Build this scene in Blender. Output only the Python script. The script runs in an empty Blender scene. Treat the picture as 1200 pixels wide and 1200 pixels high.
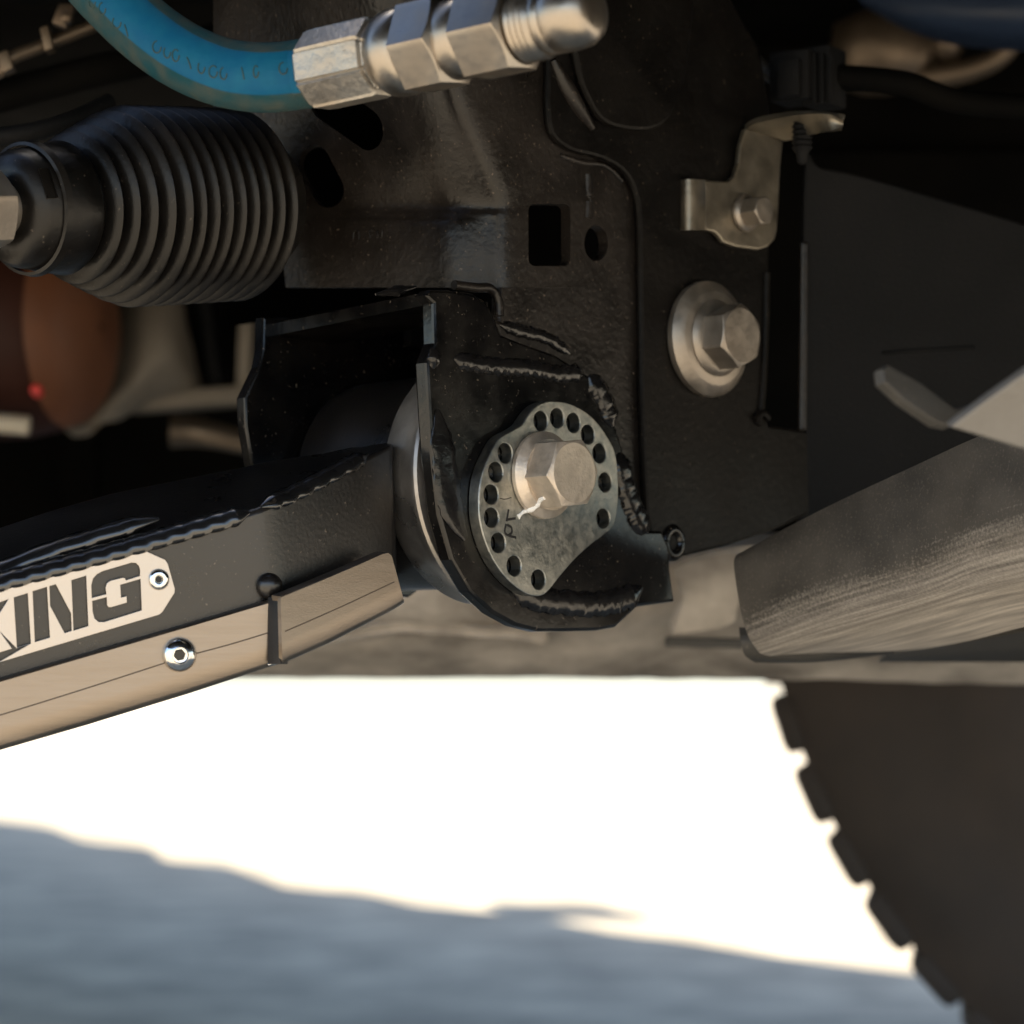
import bpy, bmesh, math, random
from mathutils import Vector, Matrix, noise
from mathutils.bvhtree import BVHTree

random.seed(7)
SC = bpy.context.scene
COL = SC.collection
R = math.radians

# ------------------------------------------------------------------ camera
CAMZ, CAMY, FPX, YH = 0.34, -0.9, 3150.0, 800.0      # metres, focal length in photo pixels, horizon row
cam = bpy.data.cameras.new('camera'); camo = bpy.data.objects.new('camera', cam); COL.objects.link(camo)
camo.location = (0, CAMY, CAMZ); camo.rotation_euler = (R(90), 0, 0)
cam.sensor_width = 36; cam.lens = FPX / 1200 * 36; cam.shift_y = (YH - 600) / 1200
cam.clip_start = 0.02; cam.clip_end = 500
cam.dof.use_dof = True; cam.dof.focus_distance = 0.868; cam.dof.aperture_fstop = 11.0; cam.dof.aperture_blades = 9
SC.camera = camo

# ------------------------------------------------------------------ sky, sun, exposure
SUN_TO = Vector((-0.30, -0.95, 0)).normalized() * math.cos(R(60)) + Vector((0, 0, math.sin(R(60))))
world = bpy.data.worlds.new('World'); SC.world = world; world.use_nodes = True
wn = world.node_tree.nodes; wl = world.node_tree.links
sky = wn.new('ShaderNodeTexSky'); sky.sky_type = 'NISHITA'; sky.sun_disc = False
sky.sun_elevation = R(60); sky.sun_rotation = math.atan2(SUN_TO.x, SUN_TO.y)
sky.dust_density = 1.0; sky.ozone_density = 1.0
wl.new(sky.outputs[0], wn['Background'].inputs['Color']); wn['Background'].inputs['Strength'].default_value = 0.13
sd = bpy.data.lights.new('sun', 'SUN'); sd.energy = 5.0; sd.angle = R(0.53); sd.color = (1.0, 0.90, 0.78)
so = bpy.data.objects.new('sun', sd); COL.objects.link(so); so.location = (-1, -2, 4)
so.rotation_euler = (-SUN_TO).to_track_quat('-Z', 'Y').to_euler()
SC.view_settings.view_transform = 'Standard'; SC.view_settings.look = 'None'
SC.view_settings.gamma = 1.0; SC.view_settings.exposure = 1.3; SC.view_settings.use_curve_mapping = False
SC.cycles.use_denoising = True
SC.cycles.max_bounces = 10; SC.cycles.diffuse_bounces = 5; SC.cycles.glossy_bounces = 5
SC.cycles.sample_clamp_indirect = 6.0

# ------------------------------------------------------------------ materials
def M(name, c1, c2=None, scale=40, rough=.4, rvar=.1, metal=0.0, bump=0.0, bscale=300, coat=0.0,
      dust=0.0, dustc=(.22, .18, .14), dscale=700, stretch=(1, 1, 1), rot=(0, 0, 0), spec=.5, detail=5, film=0.0, filmscale=25):
    m = bpy.data.materials.new(name); m.use_nodes = True
    nt = m.node_tree; n = nt.nodes; l = nt.links; b = n['Principled BSDF']
    tc = n.new('ShaderNodeTexCoord'); mp = n.new('ShaderNodeMapping')
    mp.inputs['Scale'].default_value = stretch; mp.inputs['Rotation'].default_value = rot
    l.new(tc.outputs['Object'], mp.inputs['Vector'])
    nz = n.new('ShaderNodeTexNoise'); nz.inputs['Scale'].default_value = scale; nz.inputs['Detail'].default_value = detail
    nz.inputs['Roughness'].default_value = .62
    l.new(mp.outputs[0], nz.inputs['Vector'])
    rp = n.new('ShaderNodeValToRGB'); rp.color_ramp.elements[0].position = .33; rp.color_ramp.elements[1].position = .68
    rp.color_ramp.elements[0].color = (*c1, 1); rp.color_ramp.elements[1].color = (*(c2 or c1), 1)
    l.new(nz.outputs['Fac'], rp.inputs['Fac'])
    col = rp.outputs['Color']
    def mix(col, fac, c):
        mx = n.new('ShaderNodeMix'); mx.data_type = 'RGBA'
        l.new(fac, mx.inputs[0]); l.new(col, mx.inputs[6]); mx.inputs[7].default_value = (*c, 1)
        return mx.outputs[2]
    if film > 0:       # dusty film in patches
        fz = n.new('ShaderNodeTexNoise'); fz.inputs['Scale'].default_value = filmscale; fz.inputs['Detail'].default_value = 8
        l.new(tc.outputs['Object'], fz.inputs['Vector'])
        fr = n.new('ShaderNodeMapRange'); fr.inputs['From Min'].default_value = .42; fr.inputs['From Max'].default_value = .75
        fr.inputs['To Max'].default_value = film
        l.new(fz.outputs['Fac'], fr.inputs['Value']); col = mix(col, fr.outputs[0], dustc)
    if dust > 0:       # small specks of dust and grit
        dz = n.new('ShaderNodeTexNoise'); dz.inputs['Scale'].default_value = dscale; dz.inputs['Detail'].default_value = 2
        l.new(tc.outputs['Object'], dz.inputs['Vector'])
        dr = n.new('ShaderNodeMapRange'); dr.inputs['From Min'].default_value = .70 - .06 * dust; dr.inputs['From Max'].default_value = .78
        dr.inputs['To Max'].default_value = min(1, .4 + dust * .5)
        l.new(dz.outputs['Fac'], dr.inputs['Value']); col = mix(col, dr.outputs[0], dustc)
    l.new(col, b.inputs['Base Color'])
    rr = n.new('ShaderNodeMapRange'); rr.inputs['To Min'].default_value = max(.03, rough - rvar); rr.inputs['To Max'].default_value = min(1, rough + rvar)
    rr.inputs['From Min'].default_value = .3; rr.inputs['From Max'].default_value = .7
    l.new(nz.outputs['Fac'], rr.inputs['Value']); l.new(rr.outputs[0], b.inputs['Roughness'])
    b.inputs['Metallic'].default_value = metal; b.inputs['Specular IOR Level'].default_value = spec
    if coat: b.inputs['Coat Weight'].default_value = coat; b.inputs['Coat Roughness'].default_value = .12
    if bump > 0:
        bz = n.new('ShaderNodeTexNoise'); bz.inputs['Scale'].default_value = bscale; bz.inputs['Detail'].default_value = 5
        l.new(mp.outputs[0], bz.inputs['Vector'])
        bp = n.new('ShaderNodeBump'); bp.inputs['Strength'].default_value = min(1, bump); bp.inputs['Distance'].default_value = .0012
        l.new(bz.outputs['Fac'], bp.inputs['Height']); l.new(bp.outputs[0], b.inputs['Normal'])
    return m

MT = {}
MT['ground'] = M('pale_concrete_dust', (.31, .27, .205), (.66, .58, .43), scale=7, detail=9, rough=.9, rvar=.05, bump=.6, bscale=60, spec=.2)
MT['gloss_black'] = M('gloss_black_powder_coat', (.0022, .0022, .0025), (.004, .0037, .0037), scale=60, rough=.2, rvar=.08, bump=.06, bscale=260, dust=.28, dscale=800, film=.02, filmscale=60, spec=.45)
MT['arm_black'] = M('satin_black_powder_coat', (.006, .0053, .0052), (.010, .0085, .008), scale=45, rough=.30, rvar=.04, bump=.08, bscale=700, dust=.2, film=.03, filmscale=40, spec=.7)
MT['frame_black'] = M('dusty_black_frame_paint', (.0056, .0048, .0043), (.0145, .0118, .0104), scale=45, rough=.36, rvar=.1, bump=.22, bscale=420, dust=.7, dustc=(.15, .115, .09), dscale=850, film=.055, spec=.36)
MT['frame_dark'] = M('black_side_plate_paint', (.0028, .0025, .0024), (.0055, .0047, .0042), scale=35, rough=.45, rvar=.1, bump=.2, bscale=380, dust=.3, dustc=(.10, .08, .06), film=.03, spec=.14)
MT['weld'] = M('weld_bead_black', (.006, .006, .0065), (.012, .011, .011), scale=120, rough=.17, rvar=.06, bump=.15, bscale=350)
MT['weld_arm'] = M('gloss_black_weld', (.006, .006, .0065), (.010, .010, .011), scale=120, rough=.22, rvar=.05, spec=.8, coat=.5)
MT['rubber'] = M('black_rubber', (.0035, .0032, .003), (.007, .006, .0055), scale=50, rough=.36, rvar=.08, bump=.1, bscale=500, dust=.25, film=.05, spec=.32, dustc=(.13, .105, .085))
MT['plastic'] = M('matt_black_plastic', (.0045, .0048, .0052), (.008, .008, .0088), scale=30, rough=.6, rvar=.08, bump=.25, bscale=900, dust=.12, dscale=1100, dustc=(.08, .07, .06), film=.03, spec=.12)
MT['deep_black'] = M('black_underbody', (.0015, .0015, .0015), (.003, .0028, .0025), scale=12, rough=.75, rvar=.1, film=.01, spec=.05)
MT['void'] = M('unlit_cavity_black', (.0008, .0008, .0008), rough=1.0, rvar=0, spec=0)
MT['alu'] = M('brushed_aluminium', (.275, .232, .192), (.335, .285, .238), scale=60, rough=.40, rvar=.05, metal=1, bump=.09, bscale=900, stretch=(.35, 1, 5), rot=(0, R(35), 0))
MT['plate_alu'] = M('satin_name_plate_metal', (.52, .475, .435), (.56, .515, .475), scale=90, rough=.42, rvar=.04, metal=1, bump=.05, bscale=900)
MT['zinc'] = M('zinc_plated_steel', (.25, .27, .265), (.47, .465, .43), scale=320, rough=.40, rvar=.09, metal=1, bump=.12, bscale=900, dust=.2, dustc=(.5, .44, .36))
MT['bolt'] = M('pale_coated_bolt_steel', (.62, .535, .445), (.72, .625, .525), scale=220, rough=.46, rvar=.08, metal=.75, bump=.15, bscale=800, film=.4, filmscale=170, dustc=(.17, .13, .10))
MT['bolt_dull'] = M('dull_flange_bolt_steel', (.26, .235, .205), (.36, .325, .285), scale=150, rough=.42, rvar=.1, metal=.85, bump=.07, bscale=600, film=.25, dustc=(.28, .2, .14))
MT['chrome'] = M('bright_zinc_screw', (.72, .73, .74), (.8, .8, .8), scale=150, rough=.16, rvar=.05, metal=1, bump=.1, bscale=500)
MT['fitting'] = M('plated_hose_fitting_steel', (.34, .315, .285), (.44, .415, .38), scale=110, rough=.35, rvar=.08, metal=1, bump=.04, bscale=350, film=.5, dustc=(.34, .235, .14), filmscale=55)
MT['ferrule'] = M('weathered_ferrule_steel', (.36, .345, .32), (.50, .47, .43), scale=130, rough=.42, rvar=.1, metal=.9, bump=.3, bscale=420, film=.5, dustc=(.33, .25, .17), filmscale=60)
MT['clip'] = M('yellowed_zinc_clip', (.21, .187, .15), (.32, .285, .23), scale=90, rough=.4, rvar=.08, metal=.9, bump=.12, bscale=500)
MT['skid'] = M('scuffed_grey_skid_steel', (.040, .037, .033), (.075, .069, .061), scale=26, rough=.55, rvar=.1, metal=.2, bump=.15, bscale=900, stretch=(.35, .35, 1.6), rot=(0, R(-24), 0), dust=.4, dustc=(.32, .27, .21))
MT['worn'] = M('bare_scuffed_bounce_lit_steel', (.33, .295, .255), (.62, .565, .49), scale=30, rough=.5, rvar=.1, metal=.3, bump=.12, bscale=900, stretch=(.25, .25, 2.2), rot=(0, R(-20), 0), dust=.3, dustc=(.08, .07, .06))  # scuffed steel brightened for ground bounce on the blade underside; unused
MT['sleeve'] = M('stained_sleeve_steel', (.20, .188, .176), (.46, .425, .39), scale=55, rough=.34, rvar=.1, metal=.75, bump=.1, bscale=200)
MT['belly'] = M('dusty_belly_pan', (.18, .155, .13), (.60, .53, .455), scale=20, rough=.7, rvar=.1, bump=.5, bscale=60, detail=8)
MT['beige'] = M('dusty_cast_aluminium', (.16, .135, .105), (.27, .23, .185), scale=12, rough=.6, rvar=.1, metal=.2)
MT['rust'] = M('rust_brown_coating', (.026, .009, .006), (.045, .014, .008), scale=9, rough=.55, rvar=.1, spec=.2)
MT['rust_rim'] = M('orange_rust', (.10, .034, .013), (.17, .060, .022), scale=14, rough=.6)
MT['redplug'] = M('red_plastic_plug', (.75, .05, .04), rough=.4)
MT['cream'] = M('cream_coated_metal', (.6, .52, .40), (.68, .6, .48), rough=.4)
MT['tyre'] = M('tyre_rubber', (.026, .019, .015), (.062, .046, .036), scale=9, rough=.75, rvar=.1, bump=.4, bscale=120)
MT['navy'] = M('navy_body_paint', (.018, .03, .06), (.02, .034, .068), rough=.45, spec=.3)
MT['paint'] = M('white_paint_marker', (.9, .89, .87), rough=.5, rvar=.02)
MT['ink'] = M('black_marker_ink', (.008, .008, .009), rough=.5)
MT['scribe'] = M('engraved_line', (.10, .075, .055), rough=.6)
MT['tan_metal'] = M('warm_dull_tube', (.11, .083, .06), (.19, .145, .105), scale=25, rough=.4, rvar=.1, metal=.7)
MT['grey_gusset'] = M('pale_grey_bracket_steel', (.16, .15, .138), (.21, .198, .182), scale=30, rough=.5, metal=.3, bump=.2, bscale=500)

# blue hose: two tones by angle round the hose (a moulded stripe), dusty
def hose_material():
    m = bpy.data.materials.new('blue_rubber_hose'); m.use_nodes = True
    nt = m.node_tree; n = nt.nodes; l = nt.links; b = n['Principled BSDF']
    uv = n.new('ShaderNodeUVMap'); uv.uv_map = 'UVMap'; sp = n.new('ShaderNodeSeparateXYZ'); l.new(uv.outputs[0], sp.inputs[0])
    tc = n.new('ShaderNodeTexCoord')
    a = n.new('ShaderNodeMath'); a.operation = 'SUBTRACT'; a.inputs[1].default_value = .5; l.new(sp.outputs['Y'], a.inputs[0])
    ab = n.new('ShaderNodeMath'); ab.operation = 'ABSOLUTE'; l.new(a.outputs[0], ab.inputs[0])
    st = n.new('ShaderNodeMapRange'); st.inputs['From Min'].default_value = .098; st.inputs['From Max'].default_value = .106
    st.inputs['To Min'].default_value = 1; st.inputs['To Max'].default_value = 0; l.new(ab.outputs[0], st.inputs['Value'])
    nz = n.new('ShaderNodeTexNoise'); nz.inputs['Scale'].default_value = 140; nz.inputs['Detail'].default_value = 7; l.new(tc.outputs['Object'], nz.inputs['Vector'])
    def ramp(a, b_):
        r = n.new('ShaderNodeValToRGB'); r.color_ramp.elements[0].position = .35; r.color_ramp.elements[1].position = .7
        r.color_ramp.elements[0].color = (*a, 1); r.color_ramp.elements[1].color = (*b_, 1); l.new(nz.outputs['Fac'], r.inputs['Fac']); return r.outputs[0]
    side = ramp((.010, .062, .078), (.06, .080, .072)); band = ramp((.001, .085, .19), (.004, .105, .20))
    mx = n.new('ShaderNodeMix'); mx.data_type = 'RGBA'; l.new(st.outputs[0], mx.inputs[0]); l.new(side, mx.inputs[6]); l.new(band, mx.inputs[7])
    l.new(mx.outputs[2], b.inputs['Base Color']); b.inputs['Roughness'].default_value = .62; b.inputs['Specular IOR Level'].default_value = .2
    # braid on the sides
    wv = n.new('ShaderNodeTexWave'); wv.inputs['Scale'].default_value = 240; wv.bands_direction = 'DIAGONAL'; l.new(uv.outputs[0], wv.inputs['Vector'])
    wv.inputs['Distortion'].default_value = 1.0
    inv = n.new('ShaderNodeMath'); inv.operation = 'SUBTRACT'; inv.inputs[0].default_value = 1; l.new(st.outputs[0], inv.inputs[1])
    mu = n.new('ShaderNodeMath'); mu.operation = 'MULTIPLY'; l.new(wv.outputs['Fac'], mu.inputs[0]); l.new(inv.outputs[0], mu.inputs[1])
    fn = n.new('ShaderNodeTexNoise'); fn.inputs['Scale'].default_value = 420; fn.inputs['Detail'].default_value = 4; l.new(tc.outputs['Object'], fn.inputs['Vector'])
    ad = n.new('ShaderNodeMath'); ad.operation = 'ADD'; l.new(mu.outputs[0], ad.inputs[0]); l.new(fn.outputs['Fac'], ad.inputs[1])
    bp = n.new('ShaderNodeBump'); bp.inputs['Strength'].default_value = .4; bp.inputs['Distance'].default_value = .0006
    l.new(ad.outputs[0], bp.inputs['Height']); l.new(bp.outputs[0], b.inputs['Normal'])
    return m
MT['hose'] = hose_material()

def blade_material():
    """dark painted steel scraped, and painted paler towards its lower face for ground bounce light, streaked along the travel direction"""
    m = bpy.data.materials.new('scraped_bounce_lit_skid_steel'); m.use_nodes = True
    nt = m.node_tree; n = nt.nodes; l = nt.links; b = n['Principled BSDF']
    uv = n.new('ShaderNodeUVMap'); uv.uv_map = 'UVMap'; sp = n.new('ShaderNodeSeparateXYZ'); l.new(uv.outputs[0], sp.inputs[0])
    tc = n.new('ShaderNodeTexCoord'); mp = n.new('ShaderNodeMapping'); mp.inputs['Scale'].default_value = (3, 34, 1); l.new(uv.outputs[0], mp.inputs['Vector'])
    st = n.new('ShaderNodeTexNoise'); st.inputs['Scale'].default_value = 1.1; st.inputs['Detail'].default_value = 4; st.inputs['Roughness'].default_value = .5; l.new(mp.outputs[0], st.inputs['Vector'])
    gr = n.new('ShaderNodeTexNoise'); gr.inputs['Scale'].default_value = 1100; gr.inputs['Detail'].default_value = 3; l.new(tc.outputs['Object'], gr.inputs['Vector'])
    big = n.new('ShaderNodeTexNoise'); big.inputs['Scale'].default_value = 45; big.inputs['Detail'].default_value = 6; l.new(tc.outputs['Object'], big.inputs['Vector'])
    def math_(op, a, c):
        q = n.new('ShaderNodeMath'); q.operation = op
        for k, x in enumerate((a, c)):
            if isinstance(x, (int, float)): q.inputs[k].default_value = x
            else: l.new(x, q.inputs[k])
        return q.outputs[0]
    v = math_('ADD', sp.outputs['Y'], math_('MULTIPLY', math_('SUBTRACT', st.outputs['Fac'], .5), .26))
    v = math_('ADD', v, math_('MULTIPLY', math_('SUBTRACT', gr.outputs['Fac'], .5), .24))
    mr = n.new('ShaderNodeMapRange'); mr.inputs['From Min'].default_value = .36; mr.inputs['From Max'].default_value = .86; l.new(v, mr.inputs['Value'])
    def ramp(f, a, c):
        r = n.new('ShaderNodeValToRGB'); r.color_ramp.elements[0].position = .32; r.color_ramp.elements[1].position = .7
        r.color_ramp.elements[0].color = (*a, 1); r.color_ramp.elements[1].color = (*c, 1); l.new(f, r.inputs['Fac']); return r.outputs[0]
    dark = ramp(big.outputs['Fac'], (.042, .038, .033), (.085, .075, .064)); bare = ramp(st.outputs['Fac'], (.42, .37, .32), (.80, .71, .61))  # pale tone carries both scrape wear and ground bounce light
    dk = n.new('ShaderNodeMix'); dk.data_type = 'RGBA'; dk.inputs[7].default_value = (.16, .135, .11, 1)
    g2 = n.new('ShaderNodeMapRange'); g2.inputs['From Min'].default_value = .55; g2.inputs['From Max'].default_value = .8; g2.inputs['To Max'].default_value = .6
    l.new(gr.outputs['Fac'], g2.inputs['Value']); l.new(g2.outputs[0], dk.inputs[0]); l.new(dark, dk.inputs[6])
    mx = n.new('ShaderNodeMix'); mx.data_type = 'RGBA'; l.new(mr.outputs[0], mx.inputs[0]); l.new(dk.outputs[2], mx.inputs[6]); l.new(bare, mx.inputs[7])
    l.new(mx.outputs[2], b.inputs['Base Color']); b.inputs['Roughness'].default_value = .5; b.inputs['Metallic'].default_value = .15; b.inputs['Specular IOR Level'].default_value = .3
    bp = n.new('ShaderNodeBump'); bp.inputs['Strength'].default_value = .25; bp.inputs['Distance'].default_value = .0004
    l.new(gr.outputs['Fac'], bp.inputs['Height']); l.new(bp.outputs[0], b.inputs['Normal'])
    return m
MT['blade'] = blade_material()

# ------------------------------------------------------------------ helpers
CAM = Vector((0, CAMY, CAMZ))
def ray(px, py): return Vector(((px - 600) / FPX, 1.0, (YH - py) / FPX))
def W(px, py, y): return CAM + ray(px, py) * (y - CAMY)          # point seen at a photo pixel, at depth y

class Frame:
    """a plane in the place: origin, u (right), v (up), n (normal towards the viewer)"""
    def __init__(s, o, n):
        s.o = Vector(o); s.n = Vector(n).normalized()
        s.u = Vector((0, 0, 1)).cross(s.n).normalized(); s.v = s.n.cross(s.u).normalized()
    def hit(s, px, py, off=0.0):
        r = ray(px, py); t = ((s.o + s.n * off) - CAM).dot(s.n) / r.dot(s.n); return CAM + r * t
    def loc(s, px, py, off=0.0):
        d = s.hit(px, py, off) - s.o; return (d.dot(s.u), d.dot(s.v))
    def w(s, a, b, c=0.0): return s.o + s.u * a + s.v * b + s.n * c

WL, GEO = {}, {}
def thing(name, loc, label, cat, group=None):
    o = bpy.data.objects.new(name, None); COL.objects.link(o); o.empty_display_size = .02
    o.location = loc; WL[o] = Vector(loc); tag(o, label, cat, group); return o
def tag(o, label, cat, group=None):
    o['label'] = label; o['category'] = cat
    if group: o['group'] = group
    return o
def shade(me, ang):
    if ang is None: return
    for p in me.polygons: p.use_smooth = True
    me.set_sharp_from_angle(angle=R(ang))
def mobj(name, verts, faces, mat, parent=None, smooth=35, uvs=None, recalc=True):
    verts = [Vector(v) for v in verts]
    c = Vector((0, 0, 0))
    for v in verts: c += v
    c /= len(verts)
    me = bpy.data.meshes.new(name); me.from_pydata([v - c for v in verts], [], faces)
    if uvs:
        ul = me.uv_layers.new(name='UVMap')
        for lp in me.loops: ul.data[lp.index].uv = uvs[lp.vertex_index]
    if recalc:
        bm = bmesh.new(); bm.from_mesh(me); bmesh.ops.recalc_face_normals(bm, faces=bm.faces); bm.to_mesh(me); bm.free()
    shade(me, smooth); me.materials.append(MT[mat] if isinstance(mat, str) else mat)
    o = bpy.data.objects.new(name, me); COL.objects.link(o)
    o.location = c - (WL[parent] if parent else Vector((0, 0, 0))); o.parent = parent
    WL[o] = c; GEO[o] = (verts, [tuple(f) for f in faces]); return o

def catmull(P, k, closed=False):
    out = []; N = len(P)
    rng = range(N if closed else N - 1)
    for i in rng:
        if closed: p0, p1, p2, p3 = P[i - 1], P[i], P[(i + 1) % N], P[(i + 2) % N]
        else: p0, p1, p2, p3 = P[max(i - 1, 0)], P[i], P[i + 1], P[min(i + 2, N - 1)]
        for j in range(k):
            t = j / k
            out.append(p1 * .5 * 2 * .5 * 2 * 0 + .5 * ((2 * p1) + (p2 - p0) * t + (2 * p0 - 5 * p1 + 4 * p2 - p3) * t * t + (3 * p1 - p0 - 3 * p2 + p3) * t ** 3))
    if not closed: out.append(P[-1])
    return out
def spl2(pts, k=6, closed=True): return [(v.x, v.y) for v in catmull([Vector((p[0], p[1], 0)) for p in pts], k, closed)]

def loft_grid(rows, ku=6, kv=6):
    rr = [catmull([Vector(p) for p in r], ku) if ku > 1 else [Vector(p) for p in r] for r in rows]
    if kv <= 1: return rr
    cols = [catmull([r[j] for r in rr], kv) for j in range(len(rr[0]))]
    return [[c[i] for c in cols] for i in range(len(cols[0]))]
def grid_closed(g, thick):
    """a sheet with thickness: returns verts, faces of a closed shell; front = g, back pushed away from the camera side"""
    H, Wd = len(g), len(g[0]); nr = []
    for i in range(H):
        for j in range(Wd):
            a = g[min(i + 1, H - 1)][j] - g[max(i - 1, 0)][j]; b = g[i][min(j + 1, Wd - 1)] - g[i][max(j - 1, 0)]
            nr.append(a.cross(b).normalized())
    s = sum(1 if nr[i * Wd + j].dot(CAM - g[i][j]) > 0 else -1 for i in range(H) for j in range(Wd))
    s = 1 if s > 0 else -1
    V = [p for r in g for p in r]; V += [p - nr[k] * s * thick for k, p in enumerate(list(V))]
    n = H * Wd; F = []
    for i in range(H - 1):
        for j in range(Wd - 1):
            q = (i * Wd + j, i * Wd + j + 1, (i + 1) * Wd + j + 1, (i + 1) * Wd + j)
            F.append(q); F.append(tuple(x + n for x in reversed(q)))
    for j in range(Wd - 1):
        F.append((j, n + j, n + j + 1, j + 1)); k = (H - 1) * Wd + j; F.append((k, k + 1, n + k + 1, n + k))
    for i in range(H - 1):
        a, b = i * Wd, (i + 1) * Wd; F.append((a, b, n + b, n + a)); a += Wd - 1; b += Wd - 1; F.append((a, n + a, n + b, b))
    return V, F
def sheetloft(name, rows, thick, mat, parent=None, ku=6, kv=6, smooth=40, jitter=0, jscale=30):
    g = loft_grid(rows, ku, kv)
    if jitter:
        for r in g:
            for k in range(len(r)): r[k] = r[k] + noise.noise_vector(r[k] * jscale) * jitter
    V, F = grid_closed(g, thick); return mobj(name, V, F, mat, parent, smooth)

def flat(name, fr, outline, holes, z0, z1, mat, parent=None, bevel=.0006, smooth=15):
    """an extruded plate in a frame: outline and holes are lists of local (a, b)"""
    cu = bpy.data.curves.new('c', 'CURVE'); cu.dimensions = '2D'; cu.fill_mode = 'BOTH'
    for pts in [outline] + list(holes):
        s = cu.splines.new('POLY'); s.points.add(len(pts) - 1); s.use_cyclic_u = True
        for k, p in enumerate(pts): s.points[k].co = (p[0], p[1], 0, 1)
    bv = min(bevel, (z1 - z0) * .4)
    cu.extrude = (z1 - z0) / 2 - bv; cu.bevel_depth = bv; cu.offset = -bv; cu.bevel_resolution = 1
    ob = bpy.data.objects.new('c', cu); me = ob.to_mesh(); mid = (z0 + z1) / 2
    bm = bmesh.new(); bm.from_mesh(me); bmesh.ops.remove_doubles(bm, verts=bm.verts, dist=2e-6)
    V = [fr.w(v.co.x, v.co.y, v.co.z + mid) for v in bm.verts]; bm.verts.index_update()
    F = [[v.index for v in f.verts] for f in bm.faces]; bm.free()
    ob.to_mesh_clear(); bpy.data.objects.remove(ob); bpy.data.curves.remove(cu)
    return mobj(name, V, F, mat, parent, smooth)
def px(fr, pts, off=0.0): return [fr.loc(p[0], p[1], off) for p in pts]
def circ(c, r, n=24, sx=1): return [(c[0] + r * sx * math.cos(2 * math.pi * k / n), c[1] + r * math.sin(2 * math.pi * k / n)) for k in range(n)]

def lathe(name, o, axis, prof, mat, parent=None, seg=48, smooth=35, cap=True, wob=None):
    """prof: list of (radius, height along the axis)"""
    axis = Vector(axis).normalized(); e1 = axis.orthogonal().normalized(); e2 = axis.cross(e1)
    V, F = [], []
    for r, h in prof:
        for k in range(seg):
            t = 2 * math.pi * k / seg; rr = r * (wob(t, h) if wob else 1)
            V.append(Vector(o) + axis * h + (e1 * math.cos(t) + e2 * math.sin(t)) * rr)
    for i in range(len(prof) - 1):
        for k in range(seg):
            F.append((i * seg + k, i * seg + (k + 1) % seg, (i + 1) * seg + (k + 1) % seg, (i + 1) * seg + k))
    if cap: F.append(tuple(range(seg))[::-1]); F.append(tuple((len(prof) - 1) * seg + k for k in range(seg)))
    return mobj(name, V, F, mat, parent, smooth)
def tube_vf(P, rad, seg=16, cap=True):
    V, F = [], []; N = len(P); up = Vector((0, 0, 1))
    for i, p in enumerate(P):
        t = (P[min(i + 1, N - 1)] - P[max(i - 1, 0)]).normalized()
        s = t.cross(up); s = s.normalized() if s.length > 1e-4 else Vector((1, 0, 0)); q = s.cross(t)
        r = rad(i / (N - 1)) if callable(rad) else rad
        for k in range(seg):
            a = 2 * math.pi * k / seg; V.append(p + (s * math.cos(a) + q * math.sin(a)) * r)
    for i in range(N - 1):
        for k in range(seg): F.append((i * seg + k, i * seg + (k + 1) % seg, (i + 1) * seg + (k + 1) % seg, (i + 1) * seg + k))
    if cap: F.append(tuple(range(seg))[::-1]); F.append(tuple((N - 1) * seg + k for k in range(seg)))
    return V, F
def tube(name, pts, rad, mat, parent=None, seg=16, k=8, smooth=45):
    V, F = tube_vf(catmull([Vector(p) for p in pts], k) if k > 1 else [Vector(p) for p in pts], rad, seg); return mobj(name, V, F, mat, parent, smooth)
def box(name, o, ax, ay, az, mat, parent=None, bev=.0015):
    """a bevelled block: centre o, half-extent vectors"""
    bm = bmesh.new(); bmesh.ops.create_cube(bm, size=2.0)
    mt = Matrix((ax, ay, az)).transposed()
    for v in bm.verts: v.co = Vector(o) + mt @ v.co
    if bev: bmesh.ops.bevel(bm, geom=list(bm.edges), offset=bev, segments=2, affect='EDGES', profile=.6)
    bm.verts.index_update(); V = [v.co.copy() for v in bm.verts]; F = [[v.index for v in f.verts] for f in bm.faces]; bm.free()
    return mobj(name, V, F, mat, parent, 40)
def weld(name, pts, nrm, w, h, step, mat='weld', parent=None, rough=.1, lean=.35, amp=.2):
    """a bead of overlapping ripples along a path"""
    P = catmull([Vector(p) for p in pts], 24); L = [0]
    for a, b in zip(P, P[1:]): L.append(L[-1] + (b - a).length)
    n = max(8, int(L[-1] / step * 10)); Q = []; j = 0
    for i in range(n + 1):
        s = L[-1] * i / n
        while j < len(L) - 2 and L[j + 1] < s: j += 1
        t = (s - L[j]) / max(1e-9, L[j + 1] - L[j]); Q.append((P[j].lerp(P[j + 1], min(1, t)), s))
    V, F = [], []; seg = 12; nrm = Vector(nrm).normalized()
    for i, (p, s) in enumerate(Q):
        t = (Q[min(i + 1, n)][0] - Q[max(i - 1, 0)][0]).normalized(); side = t.cross(nrm).normalized()
        end = min(1, min(i, n - i) / 9 + .2)
        for k in range(seg):
            a = 2 * math.pi * k / seg; ph = (s / step + lean * math.sin(a) ** 2) % 1
            g = (1 - amp * .7 + amp * abs(math.sin(math.pi * ph)) ** .55) * end * (1 + rough * noise.noise(Vector((s * 900, a, 3))))
            V.append(p + side * math.cos(a) * w * g + nrm * math.sin(a) * h * g)
    for i in range(n):
        for k in range(seg): F.append((i * seg + k, i * seg + (k + 1) % seg, (i + 1) * seg + (k + 1) % seg, (i + 1) * seg + k))
    F.append(tuple(range(seg))[::-1]); F.append(tuple(n * seg + k for k in range(seg)))
    return mobj(name, V, F, mat, parent, 50)
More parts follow.
